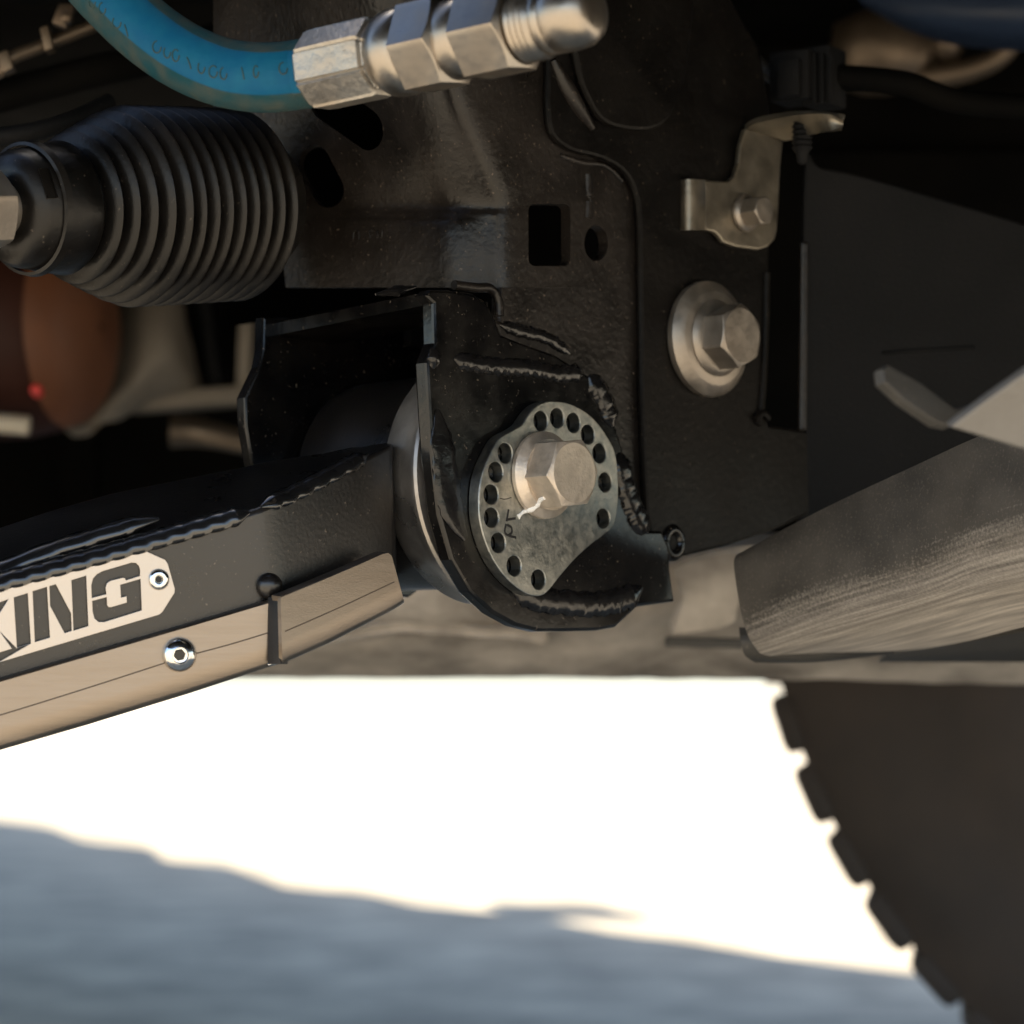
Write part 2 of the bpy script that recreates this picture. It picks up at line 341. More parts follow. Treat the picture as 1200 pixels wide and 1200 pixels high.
def hexhead(name, o, axis, ref, R_, h, mat, parent=None, rot=0.0, z0=0.0, cham=.955, tan=.55, hollow=None):
    """a hexagon head with a turned chamfer; R_ is the corner radius"""
    axis = Vector(axis).normalized(); e1 = (Vector(ref) - axis * Vector(ref).dot(axis)).normalized(); e2 = axis.cross(e1)
    af = R_ * math.cos(math.pi / 6); r0 = af * cham; seg = 96; V, F = [], []
    def ring(rz):
        for k in range(seg):
            t = 2 * math.pi * k / seg; q = (t - rot) % (math.pi / 3) - math.pi / 6
            r, z = rz(af / math.cos(q)); V.append(Vector(o) + axis * z + (e1 * math.cos(t) + e2 * math.sin(t)) * r)
    ring(lambda r: (r, z0)); ring(lambda r: (r * 1.0, h - (r - r0) * tan - .0002)); ring(lambda r: (r - .0002 if r > r0 else r0, h - max(0, r - r0 - .0002) * tan)); ring(lambda r: (r0, h)); ring(lambda r: (r0 * .9, h))
    nr = 5
    if hollow: ring(lambda r: (hollow, h)); ring(lambda r: (hollow, h - .006)); nr = 7
    for i in range(nr - 1):
        for k in range(seg): F.append((i * seg + k, i * seg + (k + 1) % seg, (i + 1) * seg + (k + 1) % seg, (i + 1) * seg + k))
    F.append(tuple(range(seg))[::-1]); F.append(tuple((nr - 1) * seg + k for k in range(seg)))
    return mobj(name, V, F, mat, parent, 24)
def cut(o, cutters):
    """subtract closed meshes (verts, faces) from an object and keep the result as its mesh"""
    tmp = []
    for V, F in cutters:
        me = bpy.data.meshes.new('t'); me.from_pydata([v - WL[o] for v in V], [], F)
        bm = bmesh.new(); bm.from_mesh(me); bmesh.ops.recalc_face_normals(bm, faces=bm.faces); bm.to_mesh(me); bm.free()
        t = bpy.data.objects.new('t', me); COL.objects.link(t); t.location = WL[o]; tmp.append(t)
        md = o.modifiers.new('b', 'BOOLEAN'); md.object = t; md.solver = 'EXACT'; md.operation = 'DIFFERENCE'
    bpy.context.view_layer.update(); dg = bpy.context.evaluated_depsgraph_get()
    me = bpy.data.meshes.new_from_object(o.evaluated_get(dg)); o.modifiers.clear(); old = o.data; nm = old.name; o.data = me
    bpy.data.meshes.remove(old); me.name = nm
    for t in tmp: m = t.data; bpy.data.objects.remove(t); bpy.data.meshes.remove(m)
    shade(me, 35)
    GEO[o] = ([v.co + WL[o] for v in me.vertices], [tuple(p.vertices) for p in me.polygons])
def prism(fr, pts, z0, z1):
    n = len(pts); V = [fr.w(a, b, z0) for a, b in pts] + [fr.w(a, b, z1) for a, b in pts]
    return V, [tuple(range(n))[::-1], tuple(range(n, 2 * n))] + [(k, (k + 1) % n, n + (k + 1) % n, n + k) for k in range(n)]
def snapper(objs):
    V, F = [], []
    for o in objs:
        b = len(V); V += GEO[o][0]; F += [tuple(i + b for i in f) for f in GEO[o][1]]
    t = BVHTree.FromPolygons(V, F)
    def f(px_, py_, lift=.0002):
        d = ray(px_, py_).normalized(); hit, nn, _, _ = t.ray_cast(CAM, d)
        if hit is None: return None
        if nn.dot(d) > 0: nn = -nn
        return hit + nn * lift, nn
    return f
def ribbon(name, snap, pts, w, h, mat, parent, k=8, taper=False):
    """a thin stroke laid on surfaces already built (ink, paint, an engraved line)"""
    Q = [snap(v.x, v.y, h * .3) for v in catmull([Vector((p[0], p[1], 0)) for p in pts], k)]; Q = [q for q in Q if q]
    V, F = [], []; seg = 8; N = len(Q)
    for i, (p, nn) in enumerate(Q):
        t = (Q[min(i + 1, N - 1)][0] - Q[max(i - 1, 0)][0]).normalized(); s = t.cross(nn).normalized()
        g = (.75 + .5 * noise.noise(p * 600)) if taper else 1
        for j in range(seg):
            a = 2 * math.pi * j / seg; V.append(p + s * math.cos(a) * w * g + nn * math.sin(a) * h)
    for i in range(N - 1):
        for j in range(seg): F.append((i * seg + j, i * seg + (j + 1) % seg, (i + 1) * seg + (j + 1) % seg, (i + 1) * seg + j))
    F.append(tuple(range(seg))[::-1]); F.append(tuple((N - 1) * seg + j for j in range(seg)))
    return mobj(name, V, F, mat, parent, 60)

NB = Vector((math.sin(R(45)), -math.cos(R(45)), 0))
FB = Frame(W(640, 555, 0), NB)            # plane of the alignment plate's face; bracket and frame lie parallel behind it
UB = FB.u

# ================================================================== setting: ground
gv = [(-90, -40, 0), (90, -40, 0), (90, 140, 0), (-90, 140, 0)]
g = mobj('ground', gv, [(0, 1, 2, 3)], 'ground', None, None); g['kind'] = 'structure'

# ================================================================== the truck body above (casts the shade; its floor closes the top)
t = thing('truck_body', (0, 1, .62), 'navy blue truck body and black floor overhead, seen blurred at the top right', 'truck body')
plan = [(-.03, .14), (-.03, -.125), (-.75, -.125), (-.75, -.72), (.2, -.78), (.95, -.72), (1.02, -.1), (.75, .42), (.42, 1.0), (.24, 1.35), (.16, 1.47), (.06, 1.62), (-.03, 1.80), (-.13, 1.93), (-.24, 2.20), (-.42, 2.40), (-.50, 2.62), (-.64, 2.74), (-.72, 3.02), (-.80, 3.30), (-.93, 3.42), (-1.02, 3.85), (-1.2, 4.1), (-1.36, 4.65), (-1.54, 4.95), (-1.75, 5.5),
        (-3.3, 5.2), (-1.9, 2.2), (-1.0, .5), (-.9, .14)]
FT = Frame((0, 0, 0), (0, 0, 1)) if False else None
def extr(name, pts, z0, z1, mat, parent, bev=.03):
    bm = bmesh.new(); vs = [bm.verts.new((x, y, z0)) for x, y in pts]; f = bm.faces.new(vs)
    r = bmesh.ops.extrude_face_region(bm, geom=[f]); bmesh.ops.translate(bm, verts=[v for v in r['geom'] if isinstance(v, bmesh.types.BMVert)], vec=(0, 0, z1 - z0))
    if bev: bmesh.ops.bevel(bm, geom=[e for e in bm.edges], offset=bev, segments=2, affect='EDGES')
    bm.verts.index_update(); V = [v.co.copy() for v in bm.verts]; F = [[v.index for v in f.verts] for f in bm.faces]; bm.free()
    return mobj(name, V, F, mat, parent, 40)
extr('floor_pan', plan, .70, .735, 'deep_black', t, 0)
cx = sum(p[0] for p in plan) / len(plan); cy = sum(p[1] for p in plan) / len(plan)
box('left_light_blocker', (-.58, .47, .45), Vector((.02, 0, 0)), Vector((0, .45, 0)), Vector((0, 0, .27)), 'deep_black', t, .012)  # unseen panel added to block light from the left
box('right_light_blocker', (.62, -.15, .595), Vector((.03, 0, 0)), Vector((0, .55, 0)), Vector((0, 0, .14)), 'plastic', t, .012)  # unseen panel added to darken what the bracket reflects on the right
extr('body_shell', plan, .74, 1.55, 'navy', t, .02)
box('mirror', (-.185, 2.27, 1.50), Vector((.085, -.03, 0)), Vector((-.03, .11, 0)), Vector((0, 0, .06)), 'navy', t, .01)
sheetloft('fender_lip', [[W(985, -60, .34), W(1060, -60, .32), W(1140, -60, .31), W(1260, -60, .30)],
                         [W(1000, -12, .33), W(1062, 2, .31), W(1140, 8, .30), W(1260, 6, .29)],
                         [W(1010, 4, .335), W(1064, 28, .32), W(1140, 40, .31), W(1260, 44, .30)],
                         [W(1020, 12, .36), W(1068, 38, .35), W(1140, 56, .34), W(1260, 62, .33)]], .004, 'navy', t, 6, 5, 60)

# ================================================================== black backing added to close the dark gaps under the truck
t = thing('dark_backing', (-.2, .9, .35), 'added black crossmember closing the dark gap behind the suspension', 'backing')
box('main_backing', (-.24, .92, .505), Vector((.42, 0, 0)), Vector((0, .08, 0)), Vector((0, 0, .16)), 'deep_black', t, .02)
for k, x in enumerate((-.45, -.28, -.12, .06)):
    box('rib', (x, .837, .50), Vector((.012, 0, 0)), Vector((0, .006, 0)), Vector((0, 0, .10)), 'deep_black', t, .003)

box('right_backing', (.27, .60, .50), Vector((.19, 0, 0)), Vector((0, .012, 0)), Vector((0, 0, .135)), 'deep_black', t, .004)
box('upper_backing', (.28, .63, .655), Vector((.20, 0, 0)), Vector((0, .02, 0)), Vector((0, 0, .045)), 'deep_black', t, .004)

# belly pan: pale dusty beam whose straight lower edge meets the bright ground
t = thing('belly_pan', W(700, 795, .36), 'pale dusty belly pan under the truck with a straight lower edge', 'belly pan')
cols = [230, 380, 480, 600, 720, 800, 880, 980, 1100, 1280]
def brow(pys, y): return [W(c, p, y + .01 * math.sin(c * .05)) for c, p in zip(cols, pys)]
sheetloft('pan_face', [brow([700, 690, 680, 680, 690, 655, 640, 640, 660, 660], .275),
                       brow([735, 725, 722, 720, 722, 705, 700, 700, 710, 710], .285),
                       brow([765, 762, 758, 752, 752, 748, 748, 750, 755, 758], .315),
                       brow([794, 794, 794, 794, 794.5, 795, 795.5, 797, 800, 803], .36)], .02, 'belly', t, 6, 8, 60, .0007, 55)
sheetloft('pan_rib', [[W(c, p, .268) for c, p in ((790, 668), (820, 655), (850, 645), (868, 650))],
                      [W(c, p, .264) for c, p in ((800, 700), (822, 700), (850, 695), (866, 690))],
                      [W(c, p, .270) for c, p in ((790, 742), (820, 738), (845, 735), (862, 730))]], .012, 'belly', t, 6, 6, 60, .0015, 60)
box('slot_shade_bar', W(830, 753, .272), Vector((.019, 0, -.0005)), Vector((0, .006, 0)), Vector((0, 0, .0022)), 'skid', t, .0012)  # dark bar standing in for the shade inside the pan's slot
sheetloft('pan_flange', [[W(c, p, .30) for c, p in ((300, 748), (400, 728), (500, 716), (640, 728))],
                         [W(c, p, .28) for c, p in ((300, 758), (410, 738), (500, 730), (640, 742))],
                         [W(c, p, .30) for c, p in ((300, 770), (420, 754), (500, 744), (640, 752))]], .006, 'belly', t, 5, 5, 60, .0015, 90)

# ================================================================== wheel on the far side
WC = Vector((.605, .83, .45)); WAX = Vector((-.16, -1, 0)).normalized()
t = thing('wheel', (WC.x, WC.y, 0), 'big dark off-road tyre on the far side, blurred at the right edge', 'wheel')
prof = [(.20, -.10), (.24, -.13), (.33, -.145), (.40, -.14), (.438, -.12), (.443, 0), (.438, .12), (.425, .130), (.405, .138), (.38, .142), (.345, .145), (.335, .148), (.30, .148), (.25, .135), (.22, .13), (.20, .10)]
lathe('tyre', WC, WAX, prof, 'tyre', t, 96, 40)
lathe('rim', WC, WAX, [(.03, .09), (.12, .085), (.17, .10), (.20, .125), (.212, .125), (.205, .05), (.19, -.1), (.03, -.1)], 'deep_black', t, 64, 40)
e1 = WAX.orthogonal().normalized(); e1 = (Vector((0, 0, 1)) - WAX * WAX.z).normalized(); e2 = WAX.cross(e1)
lug0 = None; NL = 60
for k in range(NL):
    a = 2 * math.pi * k / NL; rd = e1 * math.cos(a) + e2 * math.sin(a); tg = WAX.cross(rd)
    if lug0 is None:
        lug0 = box('tread_lug', WC + rd * .440, tg * .0198, rd * .0082, WAX * .125, 'tyre', t, .0075)
        base = lug0.matrix_basis.copy()
    else:
        o = lug0.copy(); COL.objects.link(o); o.parent = t
        rot = Matrix.Rotation(a, 3, WAX)
        o.location = (WC + rd * .440) - WL[t]; o.rotation_mode = 'QUATERNION'; o.rotation_quaternion = rot.to_quaternion(); o.scale = (1, 1, 1) if k % 2 else (.97, 1, .93)

# ================================================================== blurred parts at the left, behind the boot
t = thing('axle_joint', W(60, 400, 0.580), 'rust brown rounded axle joint with orange rim and red dot at the left', 'axle joint')
ax = Vector((1, -.25, 0)).normalized(); c = W(-14, 388, 0.580)
lathe('drum', c, ax, [(0.0025, -0.0615), (0.0590, -0.0615), (0.0597, 0.0049), (0.0593, 0.0221), (0.0566, 0.0369), (0.0492, 0.0504), (0.0369, 0.0603), (0.0221, 0.0652), (0.0025, 0.0664)], 'rust', t, 48, 40)
lathe('rim_band', c, ax, [(0.0492, 0.0467), (0.0541, 0.0449), (0.0514, 0.0523), (0.0443, 0.0590), (0.0369, 0.0627), (.0240, .0662), (.0025, .0670)], 'rust_rim', t, 48, 60, cap=False)
lathe('red_plug', W(42, 457, 0.529), Vector((0, -1, 0)), [(0.0002, 0.0025), (0.0027, 0.0018), (.003, 0), (0.0037, -0.0074), (0.0002, -0.0074)], 'redplug', t, 20)
tube('grease_band', [W(-40, 495, 0.530), W(0, 496, 0.530), W(34, 499, 0.530)], .0052, 'cream', t, 12, 4)

t = thing('axle_housing', W(180, 420, 0.660), 'beige grey cast axle housing, blurred beside the rust brown joint', 'axle housing')
sheetloft('casting', [[W(120, 335, 0.670), W(160, 340, 0.640), W(200, 342, 0.650), W(215, 345, 0.680)],
                      [W(125, 400, 0.660), W(165, 400, 0.630), W(205, 405, 0.640), W(228, 420, 0.680)],
                      [W(120, 450, 0.660), W(150, 445, 0.630), W(190, 440, 0.640), W(232, 462, 0.680)],
                      [W(75, 502, 0.660), W(102, 499, 0.640), W(140, 490, 0.650), W(178, 468, 0.680)]], .008, 'beige', t, 6, 6, 60, .002, 40)
box('cross_tube', W(230, 468, 0.680), Vector((0.0394, 0.0000, 0.0025)), Vector((0.0000, 0.0123, 0.0000)), Vector((0.0000, 0.0000, 0.0055)), 'beige', t, .003)
box('web_plate', W(212, 400, 0.690), Vector((0.0027, 0.0000, -0.0006)), Vector((0.0000, 0.0123, 0.0000)), Vector((-0.0098, 0.0000, 0.0320)), 'deep_black', t, .001)
box('web_plate', W(248, 400, 0.700), Vector((0.0037, 0.0000, 0.0000)), Vector((0.0000, 0.0123, 0.0000)), Vector((-0.0049, 0.0000, 0.0344)), 'plastic', t, .001)
box('post', W(288, 410, 0.680), Vector((0.0037, 0.0000, 0.0000)), Vector((0.0000, 0.0098, 0.0000)), Vector((0.0012, 0.0000, 0.0295)), 'beige', t, .001)

t = thing('lower_link_end', W(250, 510, 0.640), 'dull brown link end lying in the dark gap above the control arm', 'link')
tube('link_tube', [W(200, 505, 0.640), W(240, 508, 0.640), W(300, 522, 0.630)], lambda s: .0098 - .0037 * s, 'tan_metal', t, 16, 6)

t = thing('brake_line', W(60, 50, .16), 'thin tan metal line with clamps crossing the dark top left corner', 'metal line')
tube('pipe', [W(-30, 98, .15), W(0, 84, .15), W(14, 68, .15), W(60, 50, .155), W(130, 22, .16)], .0026, 'tan_metal', t, 12, 6)
box('clamp', W(56, 47, .152), Vector((.0016, 0, .0006)), Vector((0, .004, 0)), Vector((-.001, 0, .0045)), 'tan_metal', t, .0006)
box('clamp', W(8, 74, .148), Vector((.002, 0, .001)), Vector((0, .004, 0)), Vector((-.0012, 0, .0036)), 'tan_metal', t, .0006)
t = tag(tube('wiring_loom', [W(-30, 122, .17), W(40, 102, .17), W(110, 84, .17), W(190, 66, .18), W(270, 40, .19)], .0065, 'deep_black', None, 14, 6), 'thick black wiring loom running below the tan metal line', 'wiring loom')
t = tag(tube('steering_pipe', [W(-20, 162, .06), W(30, 156, .06), W(80, 143, .065), W(130, 120, .075)], .0034, 'plastic', None, 12, 6), 'thin dull pipe just above the ribbed boot', 'pipe')
t = thing('upper_bracket', W(76, 15, .17), 'small brown bracket end above the tan metal line', 'bracket')
box('tab', W(76, 17, .17), Vector((.003, 0, -.001)), Vector((0, .003, 0)), Vector((.002, 0, .005)), 'tan_metal', t, .001)
lathe('stud', W(79, 22, .166), Vector((0, -1, 0)), [(.0025, 0), (.0025, .004), (.001, .005)], 'tan_metal', t, 16)

# ================================================================== parts at the upper right, behind the clip
t = thing('exhaust_joint', W(1080, 70, 0.400), 'tan metal exhaust bulb with a ribbed joint, blurred at the upper right', 'exhaust')
ca = W(985, 72, 0.480); cb = W(1180, 52, 0.460); axx = (cb - ca)
axn = axx.normalized()
lathe('bulb', W(1010, 62, 0.480), axn, [(0.0023, -0.0164), (0.0164, -0.0129), (.0216, 0), (0.0228, 0.0117), (0.0199, 0.0234), (0.0135, 0.0316), (0.0094, 0.0363)], 'tan_metal', t, 40, 60)
lathe('ribbed_joint', W(1068, 55, 0.475), axn, [(.0082, 0), (0.0099, 0.0012), (0.0099, 0.0047), (0.0070, 0.0059), (0.0099, 0.0070), (0.0099, 0.0117), (0.0070, 0.0129), (0.0088, 0.0152), (0.0088, 0.0222), (0.0047, 0.0257)], 'tan_metal', t, 32, 60)
tube('pipe', [W(1000, 92, 0.480), W(1060, 92, 0.475), W(1120, 86, 0.470), W(1165, 70, 0.465), W(1195, 40, 0.460)], lambda s: (.0064) - .002 * abs(s - .4), 'tan_metal', t, 16, 6)
t = thing('wiring_connector', W(940, 95, .12), 'black plastic wiring connector above the bent clip bracket', 'connector')
box('plug_body', W(934, 92, .12), Vector((.007, -.004, 0)), Vector((.004, .006, 0)), Vector((0, 0, .0095)), 'plastic', t, .0014)
box('latch', W(925, 92, .112), Vector((.004, -.002, 0)), Vector((.001, .002, 0)), Vector((0, 0, .007)), 'plastic', t, .001)
box('socket', W(966, 92, .12), Vector((.005, -.003, 0)), Vector((.004, .006, 0)), Vector((0, 0, .0112)), 'plastic', t, .0014)
for k in range(3): box('key_rib', W(955 + 9 * k, 92, .113 - .0015 * k), Vector((.0007, -.0004, 0)), Vector((.0006, .001, 0)), Vector((0, 0, .0095)), 'plastic', t, .0003)
tube('cable', [W(790, -25, .15), W(815, 10, .15), W(860, 50, .14), W(895, 82, .13), W(922, 95, .122)], .0034, 'skid', t, 14, 6)
tube('cable', [W(978, 90, .12), W(1060, 98, .125), W(1120, 118, .13), W(1230, 128, .14)], .0048, 'deep_black', t, 14, 6)

# ================================================================== black plastic splash shield at the right
FS = Frame(W(1000, 420, .115), (.22, -.975, -.02))
t = thing('splash_shield', FS.hit(1000, 580), 'large flat matt black shield panel to the right of the frame', 'shield panel')
ol = spl2([(944, 192), (962, 196), (1010, 206), (1100, 232), (1200, 262), (1290, 290), (1300, 450), (1290, 640), (1100, 640), (948, 640), (942, 560), (941, 400)], 4)
flat('panel', FS, px(FS, ol), [], -.004, 0, 'plastic', t, .001)
flat('edge_strip', FS, px(FS, [(936, 285), (945, 285), (943, 505), (934, 505)]), [], .0005, .003, 'frame_black', t, .0008)

tube('moulded_line', [FS.hit(x, y, .0004) for x, y in ((1034, 414), (1070, 411), (1142, 407))], .0007, 'plastic', t, 8, 3)

# ================================================================== main frame tower (subframe) with the welded arm bracket
TO = -.012                                                       # tower face, behind the alignment plate face
SF = thing('subframe', FB.w(.02, -.06, -.03), 'black painted steel frame tower with square hole, slots and welded arm bracket', 'vehicle frame')
def P(x, y, off=TO): return FB.hit(x, y, off)
def trow(y, xl, d0, fx, prot=0.0, tail=None):
    """one row of the tower: left face at depth d0, rounded fold near column fx, then the flat right face"""
    f0 = P(fx + 40, y)
    yf = f0.y
    L = [W(xl, y, d0 * .55 + .04), W(xl + (fx - 70 - xl) * .5, y, (d0 * .55 + .04 + yf + .0165) * .5 - prot), W(fx - 70, y, yf + .0165 - prot), W(fx - 30, y, yf + .0058 - prot * .6), W(fx + 4, y, yf + .0006), P(fx + 42, y), P(690, y), P(770, y)]
    return L
rows = [trow(-40, 250, .05, 480), trow(40, 250, .048, 496), trow(120, 250, .045, 516), trow(190, 255, .042, 542), trow(236, 262, .040, 560),
        trow(252, 300, .036, 560, .002), trow(264, 320, .034, 560, .0045), trow(300, 330, .033, 560, .005), trow(337, 335, .033, 562, .005)]
tower = sheetloft('tower', rows, .0045, 'frame_black', SF, 6, 5, 50)
def rpoly(x0, y0, x1, y1, r):
    o = []
    for cx_, cy_, a0 in ((x1 - r, y1 - r, 0), (x0 + r, y1 - r, 90), (x0 + r, y0 + r, 180), (x1 - r, y0 + r, 270)):
        for k in range(6): a = R(a0 + 18 * k); o.append((cx_ + r * math.cos(a), cy_ + r * math.sin(a)))
    return o
FLF = Frame(W(400, 180, .03), (-.25, -.97, 0))
def capsule(x0, y0, x1, y1, r):
    a = math.atan2(y1 - y0, x1 - x0); o = []
    for k in range(13): b = a + math.pi / 2 + math.pi * k / 12; o.append((x0 + r * math.cos(b), y0 + r * math.sin(b)))
    for k in range(13): b = a - math.pi / 2 + math.pi * k / 12; o.append((x1 + r * math.cos(b), y1 + r * math.sin(b)))
    return o
cut(tower, [prism(FB, px(FB, rpoly(618, 239, 668, 312, 8), TO), TO - .02, TO + .01),
            prism(FB, px(FB, [(698.5 + 14 * math.cos(k * .2618), 285 + 21 * math.sin(k * .2618)) for k in range(24)], TO), TO - .02, TO + .01),
            prism(FLF, px(FLF, capsule(362, 188, 376, 217, 21)), -.04, .04),
            prism(FLF, px(FLF, capsule(385, 120, 438, 157, 22)), -.04, .04)])
# lower right face of the tower and the overlapping side plate
low = [(588, 337), (770, 337), (775, 470), (778, 560), (780, 640), (770, 660), (700, 690), (640, 640), (600, 500), (586, 385)]
flat('tower_web', FB, px(FB, low, TO), [], TO - .0045, TO, 'frame_black', SF, 0)
side = spl2([(641, -30), (642, 60), (641, 120)], 4, False) + spl2([(641, 120), (646, 156), (668, 176), (705, 186), (733, 204), (747, 238), (750, 300)], 5, False)[1:] + \
       [(752, 480), (757, 600), (765, 640), (790, 655), (850, 640), (905, 622), (948, 602), (950, 585), (952, 515), (946, 505), (900, 498), (897, 480), (900, 330), (904, 140), (890, 60), (840, -30)]
flat('side_plate', FB, px(FB, side, TO + .003), [], TO + .0004, TO + .0035, 'frame_dark', SF, .0012)
boss = spl2([(672, -20), (674, 70), (690, 120), (712, 146), (755, 153), (782, 140), (797, 105), (806, 60), (800, -20)], 5)
flat('raised_boss', FB, px(FB, boss, TO + .006), [], TO + .0036, TO + .0068, 'frame_dark', SF, .0022)
tube('pressed_bead', [P(x, y, TO + .0035) for x, y in ((648, 70), (662, 100), (680, 130), (694, 150))], lambda s: .0014 + .0016 * math.sin(math.pi * min(1, s * 1.1)), 'frame_black', SF, 12, 6)
tube('pressed_bead', [P(x, y, TO - .0005) for x, y in ((655, 182), (680, 190), (708, 194), (728, 212))], .0012, 'frame_black', SF, 10, 6)
tube('pressed_bead', [P(x, y, TO - .0012) for x, y in ((687, 205), (688, 230), (687, 256))], .0022, 'frame_black', SF, 10, 4)
tube('flange_edge', [P(x, y, TO + .0035) for x, y in ((898, 320), (896, 400), (892, 470), (886, 498))], .0016, 'frame_dark', SF, 10, 5)
tube('lip_weld', [P(x, y, TO + .004) for x, y in ((884, 492), (892, 484), (900, 490))], .0016, 'frame_dark', SF, 8, 5)
# black sheets added behind the openings so they look into darkness
box('boot_shade_plate', (-.13, .075, .618), Vector((.14, 0, 0)), Vector((0, .08, 0)), Vector((0, 0, .012)), 'deep_black', SF, .002)  # unseen plate added to shade the boot and the tower's left face
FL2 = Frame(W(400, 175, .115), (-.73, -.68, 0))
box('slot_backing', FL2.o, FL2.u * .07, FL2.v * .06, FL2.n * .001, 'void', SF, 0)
box('hole_backing', FB.w(.062, .125, -.075), FB.u * .056, FB.v * .075, FB.n * .002, 'deep_black', SF, .0005)

st = snapper([tower])
for pts in ([(414, 280), (415, 271), (420, 271), (421, 280)], [(434, 279), (433, 270)], [(434, 270), (439, 270)], [(434, 274), (438, 274)], [(442, 279), (442, 270), (447, 279), (448, 270)]):
    ribbon('stamped_character', st, pts, .0003, .00025, 'frame_black', tower, 3)
# arm bracket: front plate, top web, back plate (a U that holds the arm bush)
BZ1, BZ0 = -.0052, -.0112
fpo = [(497, 346), (506, 339), (530, 340), (556, 344), (570, 353), (580, 372), (588, 392), (612, 402), (650, 415), (690, 440), (716, 480), (734, 540), (744, 590), (752, 622), (776, 622), (784, 640), (786, 670), (791, 705)]
fpi = [(748, 711), (722, 735), (700, 739), (660, 740), (632, 740), (604, 733), (577, 718), (551, 694), (529, 656), (514, 603), (507, 540), (504, 500), (501, 446), (500, 425), (509, 402), (508, 356)]
fp = fpo + fpi
front = flat('bracket_front_plate', FB, px(FB, fp, BZ1), [], BZ0, BZ1, 'gloss_black', SF, .0011)
# notch edge of the tower above the plate
tube('notch_lip', [P(x, y, TO + .001) for x, y in ((532, 334), (556, 337), (574, 338), (583, 350), (585, 370), (584, 378))], .0016, 'frame_black', SF, 10, 6)
flat('bracket_back_plate', FB, px(FB, [(309, 372), (308, 408), (304, 430), (287, 466), (288, 500), (297, 552), (330, 640), (400, 690), (480, 700), (560, 640), (560, 375)], -.088), [], -.093, -.088, 'gloss_black', SF, .0008)
a0, b0 = FB.loc(496, 343, BZ0); a1 = a0 + .03
web = [FB.w(a, b, c) for a, b, c in ((a0, b0, BZ0 - .0004), (a1, b0, BZ0 - .0004), (a1, b0 - .003, -.0928), (a0 + .0005, b0 - .003, -.0928))]
Vw = web + [v - Vector((0, 0, .0042)) for v in web]
mobj('bracket_top_web', Vw, [(0, 1, 2, 3), (7, 6, 5, 4), (0, 4, 5, 1), (1, 5, 6, 2), (2, 6, 7, 3), (3, 7, 4, 0)], 'gloss_black', SF, 30)
# weld beads round the doubler
def wl_(pts, w, h, step, off=BZ1, rough=.12, nm='weld_bead'): return weld(nm, [FB.hit(x, y, off) for x, y in pts], FB.n, w * 1.15, h * .62, step, 'weld', SF, min(rough, .22), .35, .2)
wl_([(513, 480), (518, 520), (523, 560), (531, 600), (546, 632)], .0048, .0011, .016, BZ1 + .0002, .7)
wl_([(600, 690), (630, 702), (660, 706), (700, 708), (735, 700), (752, 688)], .0038, .0028, .008, BZ1, .45)
wl_([(690, 440), (702, 458), (712, 480), (718, 500)], .0036, .0030, .0052)
wl_([(726, 530), (730, 556), (738, 584), (750, 612), (760, 622)], .0040, .0034, .0055)
wl_([(532, 420), (560, 427), (590, 430), (622, 432), (652, 438), (684, 436)], .0026, .0020, .0046)
wl_([(585, 380), (610, 388), (640, 396), (668, 414)], .0020, .0018, .006, TO, .2)
wl_([(505, 408), (508, 420), (507, 432)], .0026, .0024, .004, BZ1, .3)
wl_([(488, 336), (470, 340), (440, 345)], .0016, .0016, .012, BZ0 - .01, .2)
# small rolled loop and lower tab
lc = FB.hit(787, 636, BZ1 - .004)
tube('rolled_loop', [lc + FB.u * .0042 * math.cos(k * .5) + FB.v * .0046 * math.sin(k * .5) for k in range(-2, 12)], .0022, 'gloss_black', SF, 10, 3)

# ================================================================== alignment plate on the bracket
AL = thing('alignment_plate', FB.hit(634, 698), 'zinc kidney shaped alignment plate with a ring of drilled holes', 'plate')
apo = [(648.3, 469.7), (666.7, 472.5), (685, 481.7), (700, 495), (711.7, 511.7), (720.8, 530), (724, 553), (724.7, 577), (722.5, 603), (718, 617), (706.7, 627.6), (694, 637), (675, 654), (657, 674.5), (643.5, 691.4), (634.5, 698), (622, 697.5), (607.5, 690), (589.5, 673), (576, 652), (567, 629.5), (562, 607), (561.3, 590), (562, 573), (565, 556), (571.7, 538), (579, 523), (587, 512), (600, 504.5), (611.7, 497), (620, 485), (628, 476), (638, 471)]
ahc = [(633.8, 493.3), (653, 489.7), (672, 495.3), (689, 509), (702.5, 531), (709, 565), (707, 607.5), (592, 531), (581, 553), (575.5, 579.5), (576, 606.7), (584, 636), (602.5, 663), (631, 679)]
APT = -.0050
alp = flat('plate', FB, px(FB, spl2(apo, 4)), [circ(FB.loc(*c), .0033, 20) for c in ahc], APT, 0, 'zinc', AL, .0004)
pin = FB.loc(709, 565)
for c in ((581, 553), (709, 565)):
    lathe('locating_pin', FB.w(*FB.loc(*c), APT), FB.n, [(.0030, -.001), (.0030, .0006), (.0022, .0016), (.0008, .002)], 'weld', AL, 20)

